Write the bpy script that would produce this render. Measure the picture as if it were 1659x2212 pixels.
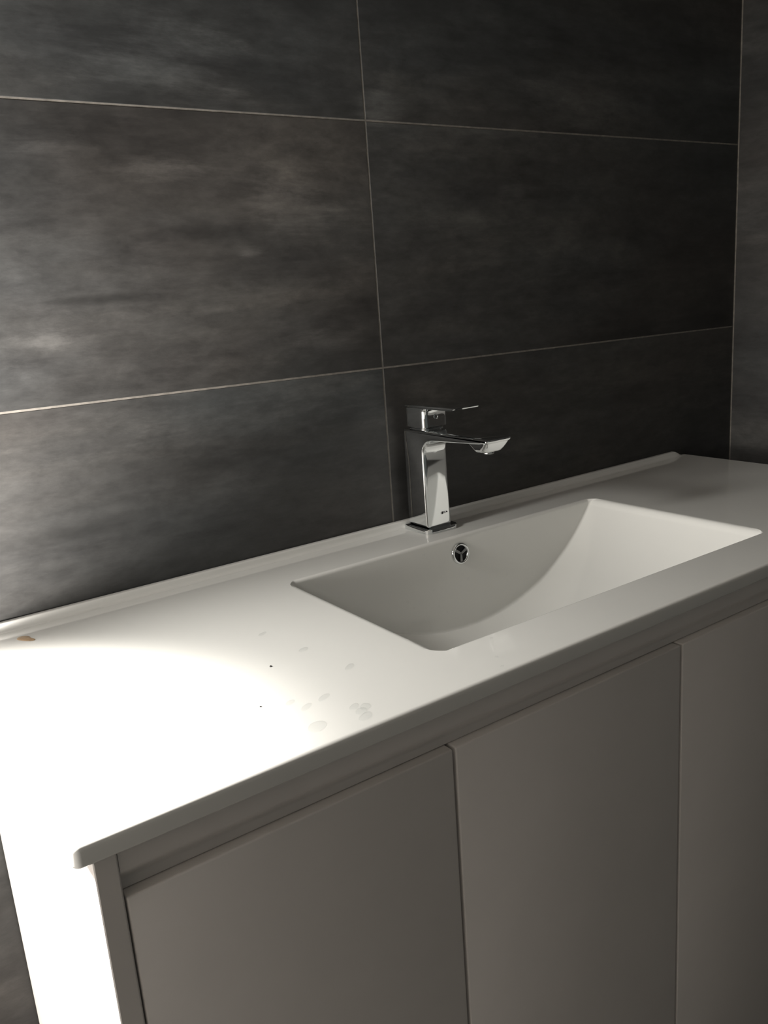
import bpy, bmesh, math, random
from mathutils import Vector, Matrix

for o in list(bpy.data.objects):
    bpy.data.objects.remove(o, do_unlink=True)
scene = bpy.context.scene
C = scene.collection

# ------------------------------------------------------------------ camera
F_PX = 1842.357
cam_d = bpy.data.cameras.new('camera')
cam_d.sensor_fit = 'VERTICAL'
cam_d.sensor_height = 36.0
cam_d.sensor_width = 27.0
cam_d.lens = F_PX / 2212.0 * 36.0
cam_d.clip_start = 0.02
cam = bpy.data.objects.new('camera', cam_d)
C.objects.link(cam)
yaw, pitch, roll = math.radians(34.3946), math.radians(14.1798), math.radians(-4.1974)
fwd = Vector((math.sin(yaw) * math.cos(pitch), math.cos(yaw) * math.cos(pitch), -math.sin(pitch)))
rgt0 = fwd.cross(Vector((0, 0, 1))).normalized()
up0 = rgt0.cross(fwd)
rgt = rgt0 * math.cos(roll) + up0 * math.sin(roll)
up = -rgt0 * math.sin(roll) + up0 * math.cos(roll)
M = Matrix((rgt, up, -fwd)).transposed().to_4x4()
M.translation = Vector((-0.0871, -0.928, 1.1601))
cam.matrix_world = M
scene.camera = cam

# ------------------------------------------------------------------ world, lamps, exposure
world = bpy.data.worlds.new('world')
scene.world = world
world.use_nodes = True
bg = world.node_tree.nodes['Background']
bg.inputs[0].default_value = (0.95, 1.0, 0.93, 1)
bg.inputs[1].default_value = 0.084

def lamp(name, kind, loc, power, color, size, target=None, angle=None, blend=None):
    d = bpy.data.lights.new(name, kind)
    d.energy = power
    d.color = color
    d.shadow_soft_size = size
    o = bpy.data.objects.new(name, d)
    C.objects.link(o)
    o.location = loc
    if target is not None:
        o.rotation_euler = (Vector(target) - Vector(loc)).to_track_quat('-Z', 'Y').to_euler()
        d.spot_size = angle
        d.spot_blend = blend
    return o
# work light left of the vanity: one head above counter height, turned away from the wall (hot core and wide beam); the low spot and the point lamp are added fills
HEAD = Vector((-0.35, -0.085, 1.30))
lamp('work_light_core', 'SPOT', HEAD, 150.0, (1.0, 0.95, 0.88), 0.03, HEAD + Vector((0.37, -0.31, -0.92)), math.radians(58), 0.62)
lamp('work_light_beam', 'SPOT', HEAD, 39.0, (1.0, 0.97, 0.91), 0.06, HEAD + Vector((0.8, -0.6, -0.30)), math.radians(98), 0.85)
LOW = Vector((-0.24, -0.26, 0.815))
lamp('wall_fill_low', 'SPOT', LOW, 84.0, (1.0, 0.95, 0.89), 0.03, LOW + Vector((0.10, 0.26, 0.20)), math.radians(106), 1.0)  # added spot below counter height, brightens the left of the back wall
lamp('side_fill', 'POINT', (-0.85, -0.36, 0.93), 24.0, (1.0, 0.95, 0.89), 0.15)  # added soft fill for the walls and door fronts, apart from the work light

vs = scene.view_settings
vs.view_transform = 'Standard'
vs.look = 'None'
vs.gamma = 1.0
vs.use_curve_mapping = False
vs.exposure = 0.0

# ------------------------------------------------------------------ materials
def mat(name, base=(0.8, 0.8, 0.8), rough=0.5, metal=0.0, **kw):
    m = bpy.data.materials.new(name)
    m.use_nodes = True
    b = m.node_tree.nodes['Principled BSDF']
    b.inputs['Base Color'].default_value = (*base, 1)
    b.inputs['Roughness'].default_value = rough
    b.inputs['Metallic'].default_value = metal
    for k, v in kw.items():
        b.inputs[k.replace('_', ' ')].default_value = v
    return m

def N(m, t, **kw):
    n = m.node_tree.nodes.new(t)
    for k, v in kw.items():
        setattr(n, k, v)
    return n
def LK(m, a, b):
    m.node_tree.links.new(a, b)

def noise(m, vec, scale, detail, rough, dist=0.0):
    n = N(m, 'ShaderNodeTexNoise')
    n.inputs['Scale'].default_value = scale
    n.inputs['Detail'].default_value = detail
    n.inputs['Roughness'].default_value = rough
    n.inputs['Distortion'].default_value = dist
    LK(m, vec, n.inputs['Vector'])
    return n.outputs['Fac']
def ramp(m, fac, stops):
    r = N(m, 'ShaderNodeValToRGB')
    el = r.color_ramp.elements
    while len(el) < len(stops):
        el.new(0.5)
    for e, (p, c) in zip(el, stops):
        e.position = p
        e.color = (*c, 1) if len(c) == 3 else c
    LK(m, fac, r.inputs[0])
    return r.outputs[0]
def mapping(m, src, scale):
    mp = N(m, 'ShaderNodeMapping')
    mp.inputs['Scale'].default_value = scale
    LK(m, src, mp.inputs['Vector'])
    return mp.outputs[0]
def mix(m, fac, a, b, kind='MIX'):
    x = N(m, 'ShaderNodeMix', data_type='RGBA', blend_type=kind)
    if isinstance(fac, float):
        x.inputs[0].default_value = fac
    else:
        LK(m, fac, x.inputs[0])
    for s, i in ((a, 6), (b, 7)):
        if isinstance(s, tuple):
            x.inputs[i].default_value = (*s, 1)
        else:
            LK(m, s, x.inputs[i])
    return x.outputs[2]

def tile_material(name, along):
    """dark concrete-look porcelain: horizontal streaks with pale cloudy patches"""
    m = mat(name, rough=0.5)
    b = m.node_tree.nodes['Principled BSDF']
    geo = N(m, 'ShaderNodeNewGeometry')
    pos = geo.outputs['Position']
    info = N(m, 'ShaderNodeObjectInfo')
    off = N(m, 'ShaderNodeVectorMath', operation='SCALE')
    LK(m, info.outputs['Random'], off.inputs['Scale'])
    off.inputs[0].default_value = (7.0, 3.0, 5.0)
    add = N(m, 'ShaderNodeVectorMath', operation='ADD')
    LK(m, pos, add.inputs[0])
    LK(m, off.outputs[0], add.inputs[1])
    v = add.outputs[0]
    sx = (0.42, 1, 1) if along == 'x' else (1, 0.42, 1)
    st_s = (0.25, 1.5, 1.5) if along == 'x' else (1.5, 0.25, 1.5)
    big = noise(m, mapping(m, v, sx), 4.6, 12, 0.66, 0.35)
    st = noise(m, mapping(m, v, st_s), 8.0, 12, 0.70, 0.25)
    fine = noise(m, mapping(m, v, sx), 70.0, 6, 0.75, 0.2)
    tint = noise(m, mapping(m, v, sx), 3.1, 4, 0.5, 0.0)
    base = ramp(m, big, [(0.30, (0.027, 0.027, 0.027)), (0.47, (0.043, 0.043, 0.043)), (0.58, (0.056, 0.056, 0.056)), (0.66, (0.078, 0.077, 0.075)), (0.76, (0.118, 0.115, 0.111))])
    streak = ramp(m, st, [(0.33, (0.58, 0.58, 0.59)), (0.47, (0.95, 0.95, 0.95)), (0.56, (1.08, 1.08, 1.07)), (0.70, (1.62, 1.59, 1.55))])
    c = mix(m, 1.0, base, streak, 'MULTIPLY')
    gr = ramp(m, fine, [(0.32, (0.76, 0.76, 0.76)), (0.68, (1.28, 1.28, 1.28))])
    c = mix(m, 1.0, c, gr, 'MULTIPLY')
    if along == 'x':
        # paler burnished clouds and darker streaks of this wall's print
        for (px, pz, rx, rz, k) in ((0.30, 1.420, 0.085, 0.030, 1.0), (0.443, 1.278, 0.050, 0.040, 0.75), (0.293, 1.311, 0.060, 0.014, 1.0), (0.387, 1.220, 0.022, 0.008, 0.9),
                                    (0.955, 1.408, 0.110, 0.045, 0.4), (0.872, 1.490, 0.040, 0.022, 0.4), (0.818, 1.292, 0.050, 0.020, 0.5), (0.150, 1.140, 0.045, 0.010, 0.7), (0.165, 1.325, 0.030, 0.012, 0.5),
                                    (0.586, 1.390, 0.030, 0.020, 0.8), (0.476, 1.110, 0.060, 0.022, 0.45), (0.21, 1.178, 0.085, 0.006, -0.5), (0.33, 1.244, 0.060, 0.010, -0.45), (0.15, 0.936, 0.07, 0.012, -0.35), (0.30, 0.99, 0.10, 0.02, -0.25)):
            sub = N(m, 'ShaderNodeVectorMath', operation='SUBTRACT')
            LK(m, pos, sub.inputs[0])
            sub.inputs[1].default_value = (px, 0, pz)
            scl = N(m, 'ShaderNodeVectorMath', operation='MULTIPLY')
            LK(m, sub.outputs[0], scl.inputs[0])
            scl.inputs[1].default_value = (1 / rx, 0, 1 / rz)
            ln = N(m, 'ShaderNodeVectorMath', operation='LENGTH')
            LK(m, scl.outputs[0], ln.inputs[0])
            # ragged edge: the radius is shaken by the streak noise
            rg = N(m, 'ShaderNodeMath', operation='MULTIPLY_ADD')
            LK(m, st, rg.inputs[0])
            rg.inputs[1].default_value = -5.0
            rg.inputs[2].default_value = 2.5
            ad = N(m, 'ShaderNodeMath', operation='ADD')
            LK(m, ln.outputs['Value'], ad.inputs[0])
            LK(m, rg.outputs[0], ad.inputs[1])
            mr = N(m, 'ShaderNodeMapRange', interpolation_type='SMOOTHSTEP')
            mr.inputs[1].default_value = 0.1
            mr.inputs[2].default_value = 1.35
            mr.inputs[3].default_value = 1.0 + k
            mr.inputs[4].default_value = 1.0
            LK(m, ad.outputs[0], mr.inputs[0])
            c = mix(m, 1.0, c, mr.outputs[0], 'MULTIPLY')
    hue = ramp(m, tint, [(0.38, (0.95, 1.0, 1.02)), (0.62, (1.07, 1.0, 0.94))])
    c = mix(m, 1.0, c, hue, 'MULTIPLY')
    LK(m, c, b.inputs['Base Color'])
    rr = N(m, 'ShaderNodeMapRange')
    rr.inputs[3].default_value = 0.42
    rr.inputs[4].default_value = 0.60
    LK(m, fine, rr.inputs[0])
    LK(m, rr.outputs[0], b.inputs['Roughness'])
    bp = N(m, 'ShaderNodeBump')
    bp.inputs['Strength'].default_value = 0.084
    bp.inputs['Distance'].default_value = 0.002
    LK(m, st, bp.inputs['Height'])
    LK(m, bp.outputs[0], b.inputs['Normal'])
    return m

def speckled(name, base, rough, amt, scale, **kw):
    m = mat(name, base, rough, **kw)
    b = m.node_tree.nodes['Principled BSDF']
    geo = N(m, 'ShaderNodeNewGeometry')
    f = noise(m, geo.outputs['Position'], scale, 4, 0.6)
    lo = tuple(c * (1 - amt) for c in base)
    hi = tuple(min(1, c * (1 + amt)) for c in base)
    LK(m, ramp(m, f, [(0.3, lo), (0.7, hi)]), b.inputs['Base Color'])
    return m

M_TILE = tile_material('dark_concrete_tile', 'x')
M_TILE_Y = tile_material('dark_concrete_tile_side', 'y')
M_GROUT = speckled('grey_grout', (0.20, 0.185, 0.165), 0.9, 0.25, 90)
M_CERAMIC = speckled('white_glazed_ceramic', (0.78, 0.78, 0.755), 0.09, 0.012, 6, Coat_Weight=0.3, Coat_Roughness=0.04)
M_PAINT = speckled('white_satin_board', (0.76, 0.725, 0.70), 0.38, 0.02, 12)
M_CHROME = speckled('polished_chrome', (0.80, 0.82, 0.83), 0.045, 0.02, 30, metal=1.0)
M_GRILLE = speckled('dull_grey_metal', (0.22, 0.225, 0.225), 0.4, 0.05, 60, metal=1.0)
M_BLACK = speckled('hole_shade_black', (0.012, 0.012, 0.013), 0.6, 0.2, 60)  # near-black colour standing in for the shade inside the overflow
M_MARK = speckled('dark_print', (0.02, 0.02, 0.022), 0.5, 0.1, 60)
M_FLOOR = speckled('dark_floor_tile', (0.13, 0.122, 0.113), 0.5, 0.12, 5)
M_PLASTER = speckled('painted_plaster', (0.82, 0.78, 0.73), 0.8, 0.03, 9)
def water_material():
    # clear film: light passes straight through, the surface adds its Fresnel reflection
    m = bpy.data.materials.new('water')
    m.use_nodes = True
    nt = m.node_tree
    nt.nodes.remove(nt.nodes['Principled BSDF'])
    tr, gl, fr, mx = (N(m, t) for t in ('ShaderNodeBsdfTransparent', 'ShaderNodeBsdfGlossy', 'ShaderNodeLayerWeight', 'ShaderNodeMixShader'))
    tr.inputs[0].default_value = (0.975, 0.98, 0.98, 1)
    gl.inputs['Roughness'].default_value = 0.03
    fr.inputs[0].default_value = 0.5
    pw = N(m, 'ShaderNodeMath', operation='POWER')
    pw.inputs[1].default_value = 4.0
    ma = N(m, 'ShaderNodeMath', operation='MULTIPLY_ADD')
    ma.inputs[1].default_value = 0.4
    ma.inputs[2].default_value = 0.02
    LK(m, fr.outputs['Facing'], pw.inputs[0])
    LK(m, pw.outputs[0], ma.inputs[0])
    LK(m, ma.outputs[0], mx.inputs[0])
    LK(m, tr.outputs[0], mx.inputs[1])
    LK(m, gl.outputs[0], mx.inputs[2])
    LK(m, mx.outputs[0], nt.nodes['Material Output'].inputs[0])
    return m
M_WATER = water_material()
M_GLUE = speckled('brown_glue', (0.36, 0.25, 0.15), 0.35, 0.3, 150)
M_GRIT = speckled('dark_grit', (0.03, 0.03, 0.03), 0.8, 0.2, 200)

# ------------------------------------------------------------------ helpers
def obj(name, bm, m, parent=None, smooth=False):
    me = bpy.data.meshes.new(name)
    bmesh.ops.recalc_face_normals(bm, faces=bm.faces)
    bm.to_mesh(me)
    bm.free()
    me.materials.append(m)
    if smooth:
        for p in me.polygons:
            p.use_smooth = True
    o = bpy.data.objects.new(name, me)
    C.objects.link(o)
    if parent:
        o.parent = parent
        o.matrix_parent_inverse = Matrix.Translation(parent.location).inverted()
    return o
def sharp_by_angle(o, deg):
    me = o.data
    for p in me.polygons:
        p.use_smooth = True
    me.set_sharp_from_angle(angle=math.radians(deg))
def thing(name, loc, label, cat, group=None):
    o = bpy.data.objects.new(name, None)
    o.empty_display_size = 0.05
    o.location = loc
    C.objects.link(o)
    return tag(o, label, cat, group)
def tag(o, label, cat, group=None):
    o['label'] = label
    o['category'] = cat
    if group:
        o['group'] = group
    return o
def struct(o, label):
    o['kind'] = 'structure'
    o['label'] = label
    return o
def box_bm(x0, x1, y0, y1, z0, z1, bevel=0.0, seg=2, edges=None):
    bm = bmesh.new()
    bmesh.ops.create_cube(bm, size=1)
    for v in bm.verts:
        v.co = Vector(((x0 + x1) / 2 + v.co.x * (x1 - x0), (y0 + y1) / 2 + v.co.y * (y1 - y0), (z0 + z1) / 2 + v.co.z * (z1 - z0)))
    if bevel:
        es = [e for e in bm.edges if edges is None or edges(e)]
        bmesh.ops.bevel(bm, geom=es, offset=bevel, segments=seg, profile=0.5, affect='EDGES')
    return bm
def loft(loops, close_ends=True):
    """closed rings of equal length -> one skin"""
    bm = bmesh.new()
    rings = [[bm.verts.new(p) for p in lp] for lp in loops]
    n = len(rings[0])
    for a, b in zip(rings, rings[1:]):
        for i in range(n):
            j = (i + 1) % n
            bm.faces.new((a[i], a[j], b[j], b[i]))
    if close_ends:
        bm.faces.new(list(reversed(rings[0])))
        bm.faces.new(rings[-1])
    return bm
def rrect(cx, cy, hx, hy, r, k=6, bulge=0.0):
    """rounded rectangle outline (x, y), counter-clockwise; bulge swells the straight sides"""
    pts = []
    for (sx, sy, a0) in ((1, 1, 0), (-1, 1, 90), (-1, -1, 180), (1, -1, 270)):
        for i in range(k + 1):
            a = math.radians(a0 + 90 * i / k)
            pts.append([sx * (hx - r) + r * math.cos(a), sy * (hy - r) + r * math.sin(a)])
    out = []
    for i, p in enumerate(pts):
        q = pts[(i + 1) % len(pts)]
        out.append(p)
        if i % (k + 1) == k:
            for t in range(1, 8):
                out.append([p[0] + (q[0] - p[0]) * t / 8, p[1] + (q[1] - p[1]) * t / 8])
    if bulge:
        for p in out:
            fx, fy = p[0] / hx, p[1] / hy
            p[0] += bulge * fx * max(0, 1 - fy * fy)
            p[1] += bulge * fy * max(0, 1 - fx * fx)
    return [(cx + p[0], cy + p[1]) for p in out]

# ------------------------------------------------------------------ setting
XC = 1.3452                     # corner of the two tiled walls
XG = 0.5628                     # upright joint behind the tap
ZT = 0.85                       # counter top
G = 0.0012                      # half a joint
XW, YF, ZC = -1.18, -2.30, 2.42

wall = struct(obj('wall_back', box_bm(XW, XC + 0.16, 0.0005, 0.12, 0, ZC), M_GROUT), 'wall of dark concrete-look tiles with thin pale joints behind the basin')
def zrow(i, x, shift=False):
    if shift:
        return [0.0, 0.0235, 0.3235, 0.6235, 0.9235, 1.2235, 1.5235, 1.8235, 2.1235, ZC][i]
    z = [0.0, 0.1735, 0.4735, 0.7735, 1.0719, 1.3698, 1.6690, 1.9690, 2.2690, ZC][i]
    return z + (-0.0089 * (x - 0.2) if i == 4 else 0.0)
cols = [XW, -0.587, 0.0450, XG, XC - 0.0004]
def tile_slab(quad, th, axis):
    """quad: four (u, z) corners; the tile face lies on the wall plane, th proud of the bed"""
    bm = bmesh.new()
    e = 0.0003
    cu = sum(q[0] for q in quad) / 4
    cz = sum(q[1] for q in quad) / 4
    def P(u, z, d):
        return (u, d, z) if axis == 'y' else (XC + d, u, z)
    back = [bm.verts.new(P(u, z, th)) for u, z in quad]
    mid = [bm.verts.new(P(u, z, e)) for u, z in quad]
    front = [bm.verts.new(P(u - math.copysign(e, u - cu), z - math.copysign(e, z - cz), 0)) for u, z in quad]
    bm.faces.new(back)
    bm.faces.new(front)
    for a, b in ((back, mid), (mid, front)):
        for i in range(4):
            j = (i + 1) % 4
            bm.faces.new((a[i], a[j], b[j], b[i]))
    return bm
for c in range(len(cols) - 1):
    for r in range(9):
        a, b = cols[c] + G, cols[c + 1] - G
        h = c == 1
        q = [(a, zrow(r, a, h) + G), (b, zrow(r, b, h) + G), (b, zrow(r + 1, b, h) - G), (a, zrow(r + 1, a, h) - G)]
        obj('tile', tile_slab(q, 0.006, 'y'), M_TILE, wall)

wr = struct(obj('wall_right', box_bm(XC + 0.0005, XC + 0.16, YF, 0.0005, 0, ZC), M_GROUT), 'dark tiled side wall meeting the back wall in the right corner')
ys = [-0.0008, -0.603, -1.203, -1.803, YF]
zs = [0.0, 0.75, 1.65, ZC]
for i in range(4):
    for k in range(3):
        a, b = ys[i] - G, ys[i + 1] + G
        q = [(a, zs[k] + G), (b, zs[k] + G), (b, zs[k + 1] - G), (a, zs[k + 1] - G)]
        obj('tile', tile_slab(q, 0.006, 'x'), M_TILE_Y, wr)

struct(obj('wall_left', box_bm(XW - 0.12, XW, YF, 0.12, 0, ZC), M_PLASTER), 'painted wall far to the left of the vanity')
struct(obj('floor', box_bm(XW - 0.12, XC + 0.16, YF, 0.12, -0.1, 0), M_FLOOR), 'dark bathroom floor below the vanity')
struct(obj('ceiling', box_bm(XW - 0.12, XC + 0.16, YF, 0.12, ZC, ZC + 0.1), M_PLASTER), 'painted bathroom ceiling')

# ------------------------------------------------------------------ vanity cabinet
CAB0, CAB1, YD = 0.0120, 1.1908, -0.435
ZB = 0.834                      # underside of the ceramic top
cab = thing('vanity_cabinet', (0.6014, -0.22, 0), 'white satin vanity cabinet with four plain doors under the ceramic basin top', 'cabinet')
TH = 0.0158
def side_edges(e):
    return True
obj('side_panel', box_bm(CAB0, CAB0 + TH, YD, -0.0015, 0.0, ZB - 0.0008, 0.0012, 2), M_PAINT, cab)
obj('side_panel', box_bm(CAB1 - TH, CAB1, YD, -0.0015, 0.0, ZB - 0.0008, 0.0012, 2), M_PAINT, cab)
obj('bottom_panel', box_bm(CAB0 + TH, CAB1 - TH, -0.415, -0.0015, 0.12, 0.136, 0.001, 1), M_PAINT, cab)
obj('kickboard', box_bm(CAB0 + TH, CAB1 - TH, -0.385, -0.369, 0.0, 0.12, 0.001, 1), M_PAINT, cab)
# rail under the top: upright band that curls back into the finger groove
prof = [(-0.4338, ZB - 0.0014)]
for i in range(0, 11):
    t = i / 10
    w = t * t * (3 - 2 * t)
    prof.append((-0.4338 + 0.0085 * w, 0.8190 - 0.0135 * t))
prof += [(-0.4250, 0.7991), (-0.400, 0.7991), (-0.400, ZB - 0.0014)]
x0, x1 = CAB0 + TH + 0.0003, CAB1 - TH - 0.0003
bm = loft([[(x, y, z) for y, z in prof] for x in (x0, x1)])
rail = obj('finger_rail', bm, M_PAINT, cab)
sharp_by_angle(rail, 40)
doors = [(0.0290, 0.3012), (0.3040, 0.6000), (0.6032, 0.8984), (0.9012, 1.1737)]
for (a, b) in doors:
    d = obj('door', box_bm(a, b, YD, YD + 0.018, 0.125, 0.7985, 0.0016, 3), M_PAINT, cab)
    sharp_by_angle(d, 35)

# ------------------------------------------------------------------ ceramic top with integrated basin
top = thing('basin_top', (0.6014, -0.22, ZB), 'long white glazed ceramic vanity top with a shallow integrated basin', 'basin')
XE, D = 1.2028, 0.44
BX0, BX1, BY0, BY1 = 0.3428, 0.8548, -0.0962, -0.3674
BCX = (BX0 + BX1) / 2
RIM = 0.0045
# bowl surface, section by section along x
HALF, SAG = (BX1 - BX0) / 2, 0.122
RA = (HALF * HALF + SAG * SAG) / (2 * SAG)
EX = 0.008                      # reach of the rim rounding beyond the end line
def zfloor(x):
    u = abs(x - BCX)
    if u >= HALF + EX:
        return ZT
    raw = ZT - SAG + RA - math.sqrt(max(0.0, RA * RA - min(u, RA * 0.98) ** 2))
    # smooth-min against the flat top, so the rim is rounded
    k = 0.0075
    h = max(k - abs(raw - ZT), 0.0) / k
    z = min(raw, ZT) - h * h * k * 0.25
    t = min(1.0, (HALF + EX - u) / (2 * EX))
    t = t * t * (3 - 2 * t)
    return ZT + (min(z, ZT) - ZT) * t
def section(x):
    d = max(ZT - zfloor(x), 0.0)
    u = max(0.0, HALF + EX * 0.35 - abs(x - BCX))
    rc = 0.013
    inset = rc - math.sqrt(max(0.0, rc * rc - (rc - u) ** 2)) if u < rc else 0.0
    yb, yf = BY0 - inset, BY1 + inset
    r1 = min(RIM, d * 0.45)
    r2 = min(0.0045, d * 0.45)
    out = []
    def side(y, s):
        # s = -1: inward is -y (back wall); +1: front wall
        pts = []
        for i in range(7):
            a = math.pi / 2 * i / 6
            pts.append((y - s * (r1 - r1 * math.sin(a)), ZT - r1 * (1 - math.cos(a))))
        slope = 0.13
        h = d - r1 - r2
        for i in range(1, 5):
            t = i / 5
            pts.append((y + s * slope * h * t, ZT - r1 - h * t))
        for i in range(7):
            a = math.pi / 2 * i / 6
            pts.append((y + s * (slope * h + r2 * (1 - math.cos(a))), ZT - d + r2 * (1 - math.sin(a))))
        return pts
    bk = side(yb, -1)
    fr = side(yf, 1)
    n = 8
    mid = [(bk[-1][0] + (fr[-1][0] - bk[-1][0]) * i / n, ZT - d) for i in range(1, n)]
    return bk + mid + fr[::-1]
us = []
n_end, n_mid = 44, 60
for i in range(n_end):
    us.append(BX0 - EX + (EX + 0.02) * i / n_end)
for i in range(n_mid + 1):
    us.append(BX0 + 0.02 + (BX1 - BX0 - 0.04) * i / n_mid)
for i in range(1, n_end + 1):
    us.append(BX1 - 0.02 + (EX + 0.02) * i / n_end)
bm = bmesh.new()
grid = [[bm.verts.new((x, y, z)) for y, z in section(x)] for x in us]
for a, b in zip(grid, grid[1:]):
    for i in range(len(a) - 1):
        bm.faces.new((a[i], a[i + 1], b[i + 1], b[i]))
hole = [tuple(v.co) for v in grid[0]] + [tuple(g[-1].co) for g in grid[1:-1]] + [tuple(v.co) for v in reversed(grid[-1])] + [tuple(g[0].co) for g in reversed(grid[1:-1])]
basin = obj('bowl', bm, M_CERAMIC, top, smooth=True)
# make sure the bowl faces up
me = basin.data
if sum(p.normal.z * p.area for p in me.polygons) < 0:
    me.flip_normals()

# slab: outer outline with rounded edges, hole where the bowl begins
bm = bmesh.new()
cr = 0.006
def outline(off, z, r=cr, k=5):
    return [(x, y, z) for x, y in rrect(XE / 2, -D / 2 - 0.0003, XE / 2 - off, D / 2 - 0.0003 - off, r, k)]
er = 0.0040
er2 = 0.0030
rings = []
for i in range(7):
    a = math.pi / 2 * i / 6
    rings.append(outline(er * (1 - math.sin(a)), ZT - er * (1 - math.cos(a)), max(0.001, cr - er * (1 - math.sin(a)))))
for i in range(6):
    a = math.pi / 2 * i / 5
    rings.append(outline(er2 * (1 - math.cos(a)), ZB + er2 * (1 - math.sin(a)), max(0.0005, cr - er2 * (1 - math.cos(a)))))
vr = [[bm.verts.new(p) for p in r] for r in rings]
for a, b in zip(vr, vr[1:]):
    n = len(a)
    for i in range(n):
        j = (i + 1) % n
        bm.faces.new((a[i], a[j], b[j], b[i]))
def plate(outer, z, flip):
    """flat plate between an outer ring and the opening, as two halves split left and right"""
    hv = [bm.verts.new((p[0], p[1], z)) for p in hole]
    io = min(range(len(outer)), key=lambda i: (outer[i].co.x > 0.02, abs(outer[i].co.y + D / 2)))
    jo = min(range(len(outer)), key=lambda i: (outer[i].co.x < XE - 0.02, abs(outer[i].co.y + D / 2)))
    ih = min(range(len(hv)), key=lambda i: (hv[i].co.x > BX0, abs(hv[i].co.y + D / 2)))
    jh = min(range(len(hv)), key=lambda i: (hv[i].co.x < BX1, abs(hv[i].co.y + D / 2)))
    def walk(L, i, j, step):
        out = [L[i]]
        while i != j:
            i = (i + step) % len(L)
            out.append(L[i])
        return out
    # outer runs counter-clockwise (left -> front -> right -> back); find the hole's direction
    ar = sum(hv[k].co.x * hv[(k + 1) % len(hv)].co.y - hv[(k + 1) % len(hv)].co.x * hv[k].co.y for k in range(len(hv)))
    st = 1 if ar > 0 else -1
    bm.faces.new(walk(outer, io, jo, 1) + walk(hv, jh, ih, -st))
    bm.faces.new(walk(outer, jo, io, 1) + walk(hv, ih, jh, -st))
hold = [bm.verts.new(p) for p in outline(er + 0.002, ZT, 0.002)]
for i in range(len(hold)):
    j = (i + 1) % len(hold)
    bm.faces.new((hold[i], hold[j], vr[0][j], vr[0][i]))
plate(hold, ZT, False)
plate(vr[-1], ZB, True)
slab = obj('slab', bm, M_CERAMIC, top)
sharp_by_angle(slab, 30)

# low upstand along the wall, dying away before the right end
def lip_prof(s):
    h = 0.0092 * s
    pts = [(-0.0008, ZT - 0.004), (-0.0008, ZT + h - 0.0012 * s), (-0.0016, ZT + h)]
    for i in range(5):
        a = math.pi / 2 * i / 4
        pts.append((-0.0060 - 0.0022 * math.sin(a), ZT + h - 0.0022 * s * (1 - math.cos(a))))
    for i in range(1, 8):
        a = math.pi / 2 * i / 7
        pts.append((-0.0084 - 0.0056 * (1 - math.cos(a)), ZT + (h - 0.0022 * s) * (1 - math.sin(a)) + 0.0001))
    pts.append((-0.0140, ZT - 0.004))
    return pts
xsl = [(0.0012, 1.0), (0.3, 1.0), (0.6, 1.0), (0.9, 1.0), (1.168, 1.0)]
for i in range(1, 13):
    t = i / 12
    xsl.append((1.168 + 0.024 * t, max(0.02, 0.5 + 0.5 * math.cos(math.pi * t))))
bm = loft([[(x, y, z) for y, z in lip_prof(s)] for x, s in xsl])
lip = obj('upstand', bm, M_CERAMIC, top)
sharp_by_angle(lip, 50)

# overflow: chrome ring, flat black disc painted in for the shade of the opening, three-armed grille
OX, OZ = 0.5965, 0.8262
OY = BY0 - 0.13 * (ZT - RIM - OZ) - 0.0002
tilt = math.atan(0.13)
def on_wall(bm):
    # built facing -y around the origin, then tilted with the basin wall
    for v in bm.verts:
        y, z = v.co.y, v.co.z
        v.co.y = OY + y * math.cos(tilt) + z * math.sin(tilt)
        v.co.z = OZ + z * math.cos(tilt) - y * math.sin(tilt)
        v.co.x += OX
    return bm
def lathe_y(prof, n=48):
    return loft([[(r * math.cos(2 * math.pi * i / n), y, r * math.sin(2 * math.pi * i / n)) for i in range(n)] for r, y in prof], False)
rp = []
for i in range(11):
    a = math.pi * i / 10
    rp.append((0.01225 + 0.0021 * math.cos(a), -0.0002 - 0.0028 * math.sin(a)))
rp.append((0.0099, 0.0))
ring = obj('overflow_ring', on_wall(lathe_y(rp)), M_CHROME, top, smooth=True)
ring['label'] = 'chrome overflow ring with a three-armed grille'
hl = obj('overflow_shade_disc', on_wall(loft([[(r * math.cos(2 * math.pi * i / 40), -0.0004, r * math.sin(2 * math.pi * i / 40)) for i in range(40)] for r in (0.0102, 0.001)])), M_BLACK, ring)
for k in range(3):
    a = math.radians(-95 + 120 * k)
    bmk = bmesh.new()
    d, nrm = Vector((math.cos(a), 0, math.sin(a))), Vector((-math.sin(a), 0, math.cos(a)))
    vs8 = []
    for y in (-0.0006, -0.0022):
        for t, w in ((-0.0004, 0.0013), (0.0104, 0.0019)):
            for s in (-1, 1):
                vs8.append(bmk.verts.new(d * t + nrm * w * s + Vector((0, y, 0))))
    bmesh.ops.convex_hull(bmk, input=vs8)
    obj('grille_arm', on_wall(bmk), M_GRILLE, ring)
# pop-up waste at the lowest point of the bowl
zb = zfloor(BCX)
n = 40
dp = [(0.0, 0.0060), (0.010, 0.0056), (0.019, 0.0042), (0.0205, 0.0030), (0.0205, 0.0012), (0.0225, 0.0012), (0.0300, 0.0014), (0.0325, 0.0002)]
bm = loft([[(BCX + max(r, 0.0004) * math.cos(2 * math.pi * i / n), -0.232 + max(r, 0.0004) * math.sin(2 * math.pi * i / n), zb + z) for i in range(n)] for r, z in dp], False)
obj('waste_plug', bm, M_CHROME, top, smooth=True)

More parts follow.
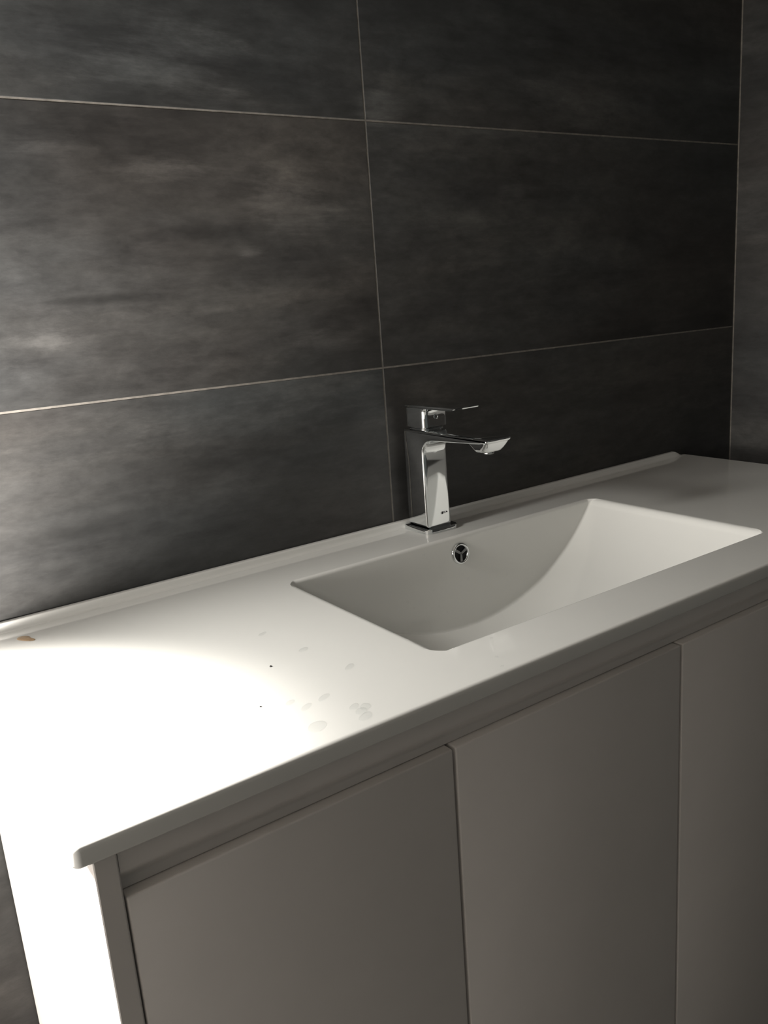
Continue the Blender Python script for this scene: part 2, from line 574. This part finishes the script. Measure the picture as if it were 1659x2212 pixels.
# ------------------------------------------------------------------ mixer tap
FX = 0.5978
tap = thing('mixer_tap', (FX, -0.036, ZT), 'chrome single-lever basin mixer tap with square body and flat spout', 'tap')
def zloft(secs, m, name, parent, deg=40):
    """secs: (z, cx, cy, hx, hy, r, bulge)"""
    o = obj(name, loft([[(x, y, z) for x, y in rrect(cx, cy, hx, hy, r, 6, bu)] for z, cx, cy, hx, hy, r, bu in secs]), m, parent)
    sharp_by_angle(o, deg)
    return o
zloft([(ZT + 0.0003, FX, -0.0375, 0.0262, 0.0282, 0.007, 0.0015), (ZT + 0.0052, FX, -0.0375, 0.0262, 0.0282, 0.007, 0.0015),
       (ZT + 0.0062, FX, -0.0375, 0.0254, 0.0274, 0.0066, 0.0015)], M_CHROME, 'base_plate', tap)
# body and spout: one skin, upright column turning forward into the flat spout
BKY = -0.0145
secs = []
def column_ring(z, hx, y0, y1, r):
    return [(x, y, z) for x, y in rrect(FX, (y0 + y1) / 2, hx, (y1 - y0) / 2, r, 6, 0.0)]
zc = [(0.8565, 0.0212, -0.0585), (0.866, 0.0208, -0.0578), (0.885, 0.0204, -0.0572), (0.92, 0.0202, -0.0568), (0.945, 0.0201, -0.0568), (0.955, 0.0201, -0.0568)]
# side profile of column + spout, bevelled extrusion along x
side = [(BKY + 0.0002, 0.8563), (BKY, 0.87), (BKY, 0.95), (BKY, 0.984), (BKY - 0.0012, 0.9868), (BKY - 0.004, 0.9880), (-0.06, 0.9880), (-0.12, 0.9876), (-0.1785, 0.9870), (-0.1815, 0.9862), (-0.1822, 0.9845), (-0.1812, 0.9826), (-0.1795, 0.9815),
        (-0.168, 0.9793), (-0.150, 0.9783), (-0.12, 0.9770), (-0.09, 0.9757), (-0.076, 0.9748)]
for i in range(1, 9):
    a = math.pi / 2 * i / 8
    side.append((-0.076 + 0.0192 * math.sin(a), 0.9748 - 0.0192 * (1 - math.cos(a)) * 0.9))
side += [(-0.0568, 0.945), (-0.0569, 0.925), (-0.0572, 0.900), (-0.0578, 0.875), (-0.0585, 0.8563)]
def inset_poly(P, d):
    out = []
    n = len(P)
    area = sum(P[i][0] * P[(i + 1) % n][1] - P[(i + 1) % n][0] * P[i][1] for i in range(n))
    s = 1 if area > 0 else -1
    for i in range(n):
        p0, p1, p2 = Vector(P[i - 1]), Vector(P[i]), Vector(P[(i + 1) % n])
        a, b = (p1 - p0).normalized(), (p2 - p1).normalized()
        na, nb = Vector((-a.y, a.x)) * s, Vector((-b.y, b.x)) * s
        m = (na + nb)
        m = m / max(0.5, m.dot(na)) if m.length > 1e-6 else na
        out.append((p1.x + m.x * d, p1.y + m.y * d))
    return out
def half_w(y, z):
    # the foot of the column is a touch wider than its neck
    return 0.0203 + 0.0005 * max(0.0, (0.90 - z) / 0.045)
rb = 0.0060
loops = []
for i in range(8):
    a = math.pi / 2 * i / 7
    P = inset_poly(side, rb * (1 - math.sin(a)) * 0.62)
    loops.append([(FX - half_w(*side[k]) + rb * (1 - math.cos(a)), y, z) for k, (y, z) in enumerate(P)])
right = []
for lp in reversed(loops):
    right.append([(2 * FX - x, y, z) for x, y, z in lp])
body = obj('body', loft(loops + right), M_CHROME, tap)
sharp_by_angle(body, 35)
# outlet housing under the spout tip
def ring_xy(z, x0, x1, y0, y1, r):
    return [(x, y, z) for x, y in rrect((x0 + x1) / 2, (y0 + y1) / 2, (x1 - x0) / 2, (y1 - y0) / 2, r, 6)]
hs = obj('outlet', loft([ring_xy(0.9815, FX - 0.0188, FX + 0.0188, -0.1790, -0.1420, 0.004), ring_xy(0.9775, FX - 0.0182, FX + 0.0182, -0.1770, -0.1450, 0.006),
                         ring_xy(0.9735, FX - 0.0176, FX + 0.0176, -0.1745, -0.1480, 0.008), ring_xy(0.9702, FX - 0.0164, FX + 0.0164, -0.1720, -0.1500, 0.009), ring_xy(0.9690, FX - 0.0145, FX + 0.0145, -0.170, -0.152, 0.0079)]), M_CHROME, tap)
sharp_by_angle(hs, 40)
n = 28
ae = obj('aerator', loft([[(FX + r * math.cos(2 * math.pi * i / n), -0.161 + r * math.sin(2 * math.pi * i / n), z) for i in range(n)] for r, z in ((0.0076, 0.970), (0.0076, 0.9668), (0.0068, 0.9662), (0.003, 0.9664))]), M_CHROME, tap)
sharp_by_angle(ae, 40)
# handle: neck, block and flat lever
zloft([(0.9876, FX, -0.040, 0.0178, 0.0195, 0.008, 0), (0.9890, FX, -0.040, 0.0178, 0.0195, 0.008, 0), (0.9896, FX, -0.040, 0.0165, 0.0180, 0.008, 0), (0.9912, FX, -0.040, 0.0165, 0.0180, 0.008, 0)], M_CHROME, 'collar', tap)
hb_secs = [(0.9908, FX, -0.0415, 0.0192, 0.0205, 0.0058, 0), (0.9914, FX, -0.0415, 0.0198, 0.0211, 0.0062, 0), (1.000, FX, -0.0415, 0.0199, 0.0212, 0.0062, 0), (1.0120, FX, -0.0415, 0.0199, 0.0212, 0.0062, 0),
           (1.0148, FX, -0.0420, 0.0199, 0.0218, 0.0062, 0), (1.0166, FX, -0.0435, 0.0199, 0.0233, 0.0062, 0)]
block = zloft(hb_secs, M_CHROME, 'handle_block', tap)
lever_side = [(-0.0205, 1.0168), (-0.0198, 1.0190), (-0.0210, 1.0206), (-0.06, 1.0210), (-0.118, 1.0213), (-0.1235, 1.0209), (-0.1252, 1.0198), (-0.1240, 1.0184), (-0.118, 1.0172), (-0.095, 1.0163), (-0.075, 1.0160), (-0.066, 1.0158)]
loops = []
rb = 0.0022
for i in range(6):
    a = math.pi / 2 * i / 5
    P = inset_poly(lever_side, rb * (1 - math.sin(a)) * 0.6)
    loops.append([(FX - 0.0205 + rb * (1 - math.cos(a)), y, z) for y, z in P])
lv = obj('lever', loft(loops + [[(2 * FX - x, y, z) for x, y, z in lp] for lp in reversed(loops)]), M_CHROME, tap)
sharp_by_angle(lv, 35)
# small round plug on the front of the handle block
n = 20
pl = obj('grub_screw_cap', loft([[(FX - 0.0005 + r * math.cos(2 * math.pi * i / n), y, 1.0045 + r * math.sin(2 * math.pi * i / n)) for i in range(n)] for r, y in ((0.0034, -0.0620), (0.0034, -0.0634), (0.0026, -0.0637), (0.0022, -0.0629), (0.0005, -0.0629))]), M_CHROME, block)
sharp_by_angle(pl, 40)
# tiny printed maker's mark low on the front of the column
mk = bmesh.new()
def mark_quad(x0, x1, z0, z1):
    y = -0.05835
    mk.faces.new([mk.verts.new(p) for p in ((x0, y - 0.0002 * (z0 < 0.8735), z0), (x1, y - 0.0002 * (z0 < 0.8735), z0), (x1, y, z1), (x0, y, z1))])
xq = FX + 0.0030
for (a, b, c, d) in ((0, .0004, 0, .003), (.0016, .0032, 0, .0034), (.0040, .0045, .0008, .0032), (.0052, .0057, .0008, .0032), (.0040, .0057, .0028, .0032), (.0040, .0057, .0008, .0012), (.0066, .0071, .0008, .0032), (.0066, .0084, .0028, .0032), (.0066, .0084, .0008, .0012), (.0092, .0106, .0010, .0030)):
    mark_quad(xq + a, xq + b, 0.8715 + c, 0.8715 + d)
obj('maker_mark', mk, M_MARK, body)

# ------------------------------------------------------------------ drops and small dirt
rng = random.Random(4)
def blob(name, x, y, rx, ry, h, ang, m, label, cat, group=None, z=ZT, wob=0.10, seed=0):
    rr = random.Random(seed)
    ph = [rr.uniform(0, 6.28) for _ in range(3)]
    n = 24
    bm = bmesh.new()
    rings = []
    ca, sa = math.cos(ang), math.sin(ang)
    for k in range(6):
        t = k / 6
        ring_ = []
        for i in range(n):
            a = 2 * math.pi * i / n
            w = 1 + wob * (math.sin(2 * a + ph[0]) + 0.6 * math.sin(3 * a + ph[1]))
            s = math.cos(t * math.pi / 2) ** 0.8
            px, py = rx * w * s * math.cos(a), ry * w * s * math.sin(a)
            ring_.append(bm.verts.new((px * ca - py * sa, px * sa + py * ca, h * math.sin(t * math.pi / 2))))
        rings.append(ring_)
    for a_, b_ in zip(rings, rings[1:]):
        for i in range(n):
            bm.faces.new((a_[i], a_[(i + 1) % n], b_[(i + 1) % n], b_[i]))
    tip = bm.verts.new((0, 0, h))
    for i in range(n):
        bm.faces.new((rings[-1][i], rings[-1][(i + 1) % n], tip))
    o = obj(name, bm, m)
    sharp_by_angle(o, 60)
    o.location = (x, y, z + 0.0002)
    return tag(o, label, cat, group)
GD = 'water drops on the ceramic top'
drops = [
    (0.1916, -0.411, .0085, .0068, .0012, 0.6, 'largest water drop near the front edge left of the drop cluster'),
    (0.2300, -0.4036, .0056, .0034, .0009, 0.6, 'leftmost small water drop of the cluster near the front edge'),
    (0.2300, -0.4135, .0062, .0040, .0010, 0.7, 'middle water drop of the cluster near the front edge'),
    (0.2365, -0.4095, .0062, .0038, .0010, 0.7, 'rightmost water drop of the cluster near the front edge'),
    (0.2277, -0.4231, .0072, .0046, .0011, 0.6, 'water drop of the cluster lying closest to the front edge'),
    (0.2682, -0.3386, .0066, .0034, .0009, 0.6, 'lone water drop on the top below the left rim of the bowl'),
    (0.2576, -0.2767, .0058, .0034, .0008, 0.6, 'lone water drop on the top left of the bowl, second farthest back'),
    (0.2480, -0.2142, .0060, .0028, .0004, 0.6, 'faint water drop farthest back on the top left of the bowl'),
    (0.2017, -0.3779, .0070, .0034, .0004, 0.7, 'faint flat water drop behind the largest drop'),
    (0.2209, -0.3732, .0074, .0034, .0004, 0.6, 'faint flat water drop behind the cluster of four'),
    (0.1960, -0.3620, .0050, .0034, .0003, 0.6, 'faint flat water drop left of the other flat drops'),
    (0.3972, -0.3790, .0018, .0014, .0008, 0.4, 'tiny bright water drop beside the front rim of the bowl'),
    (0.3726, -0.4128, .0022, .0015, .0008, 1.2, 'tiny bright water drop midway between bowl rim and front edge'),
    (0.3631, -0.4299, .0018, .0014, .0008, 0.4, 'tiny bright water drop right at the front edge below the bowl'),
]
for i, (x, y, rx, ry, h, a, lb) in enumerate(drops):
    blob('water_drop', x, y, rx, ry, h, a, M_WATER, lb, 'water drop', GD, seed=i + 3, wob=0.07)
blob('glue_smear', 0.0654, -0.0474, .0105, .0058, .0007, -0.9, M_GLUE, 'small brown glue smear near the back wall at the left end of the top', 'smear', seed=9, wob=0.22)
blob('grit_speck', 0.2177, -0.2881, .0012, .0010, .0009, 0.3, M_GRIT, 'dark grit speck on the white top left of the bowl', 'speck', seed=2, wob=0.12)
blob('grit_speck', 0.1748, -0.3515, .0008, .0007, .0006, 0.3, M_GRIT, 'tiniest dark grit speck on the white top left of the flat drops', 'speck', seed=5, wob=0.12)

# droplets clinging to the back wall of the bowl
for i, p in enumerate(((0.5378, -0.0972, 0.8381), (0.5451, -0.1035, 0.7897), (0.6714, -0.1048, 0.7796), (0.5502, -0.1064, 0.7669), (0.5617, -0.1077, 0.757),
                       (0.511, -0.1053, 0.7755), (0.6032, -0.1033, 0.7906), (0.5026, -0.104, 0.7856))):
    o = blob('water_droplet', p[0], p[1], .0016, .0013, .0011, 0.5 * i, M_WATER, 'tiny water droplet clinging to the back wall of the bowl', 'water drop', 'droplets on the back wall of the bowl', z=p[2], seed=40 + i, wob=0.08)
    o.location = (p[0], p[1] - 0.0002, p[2])
    o.rotation_euler = (math.pi / 2 - tilt, 0, 0)
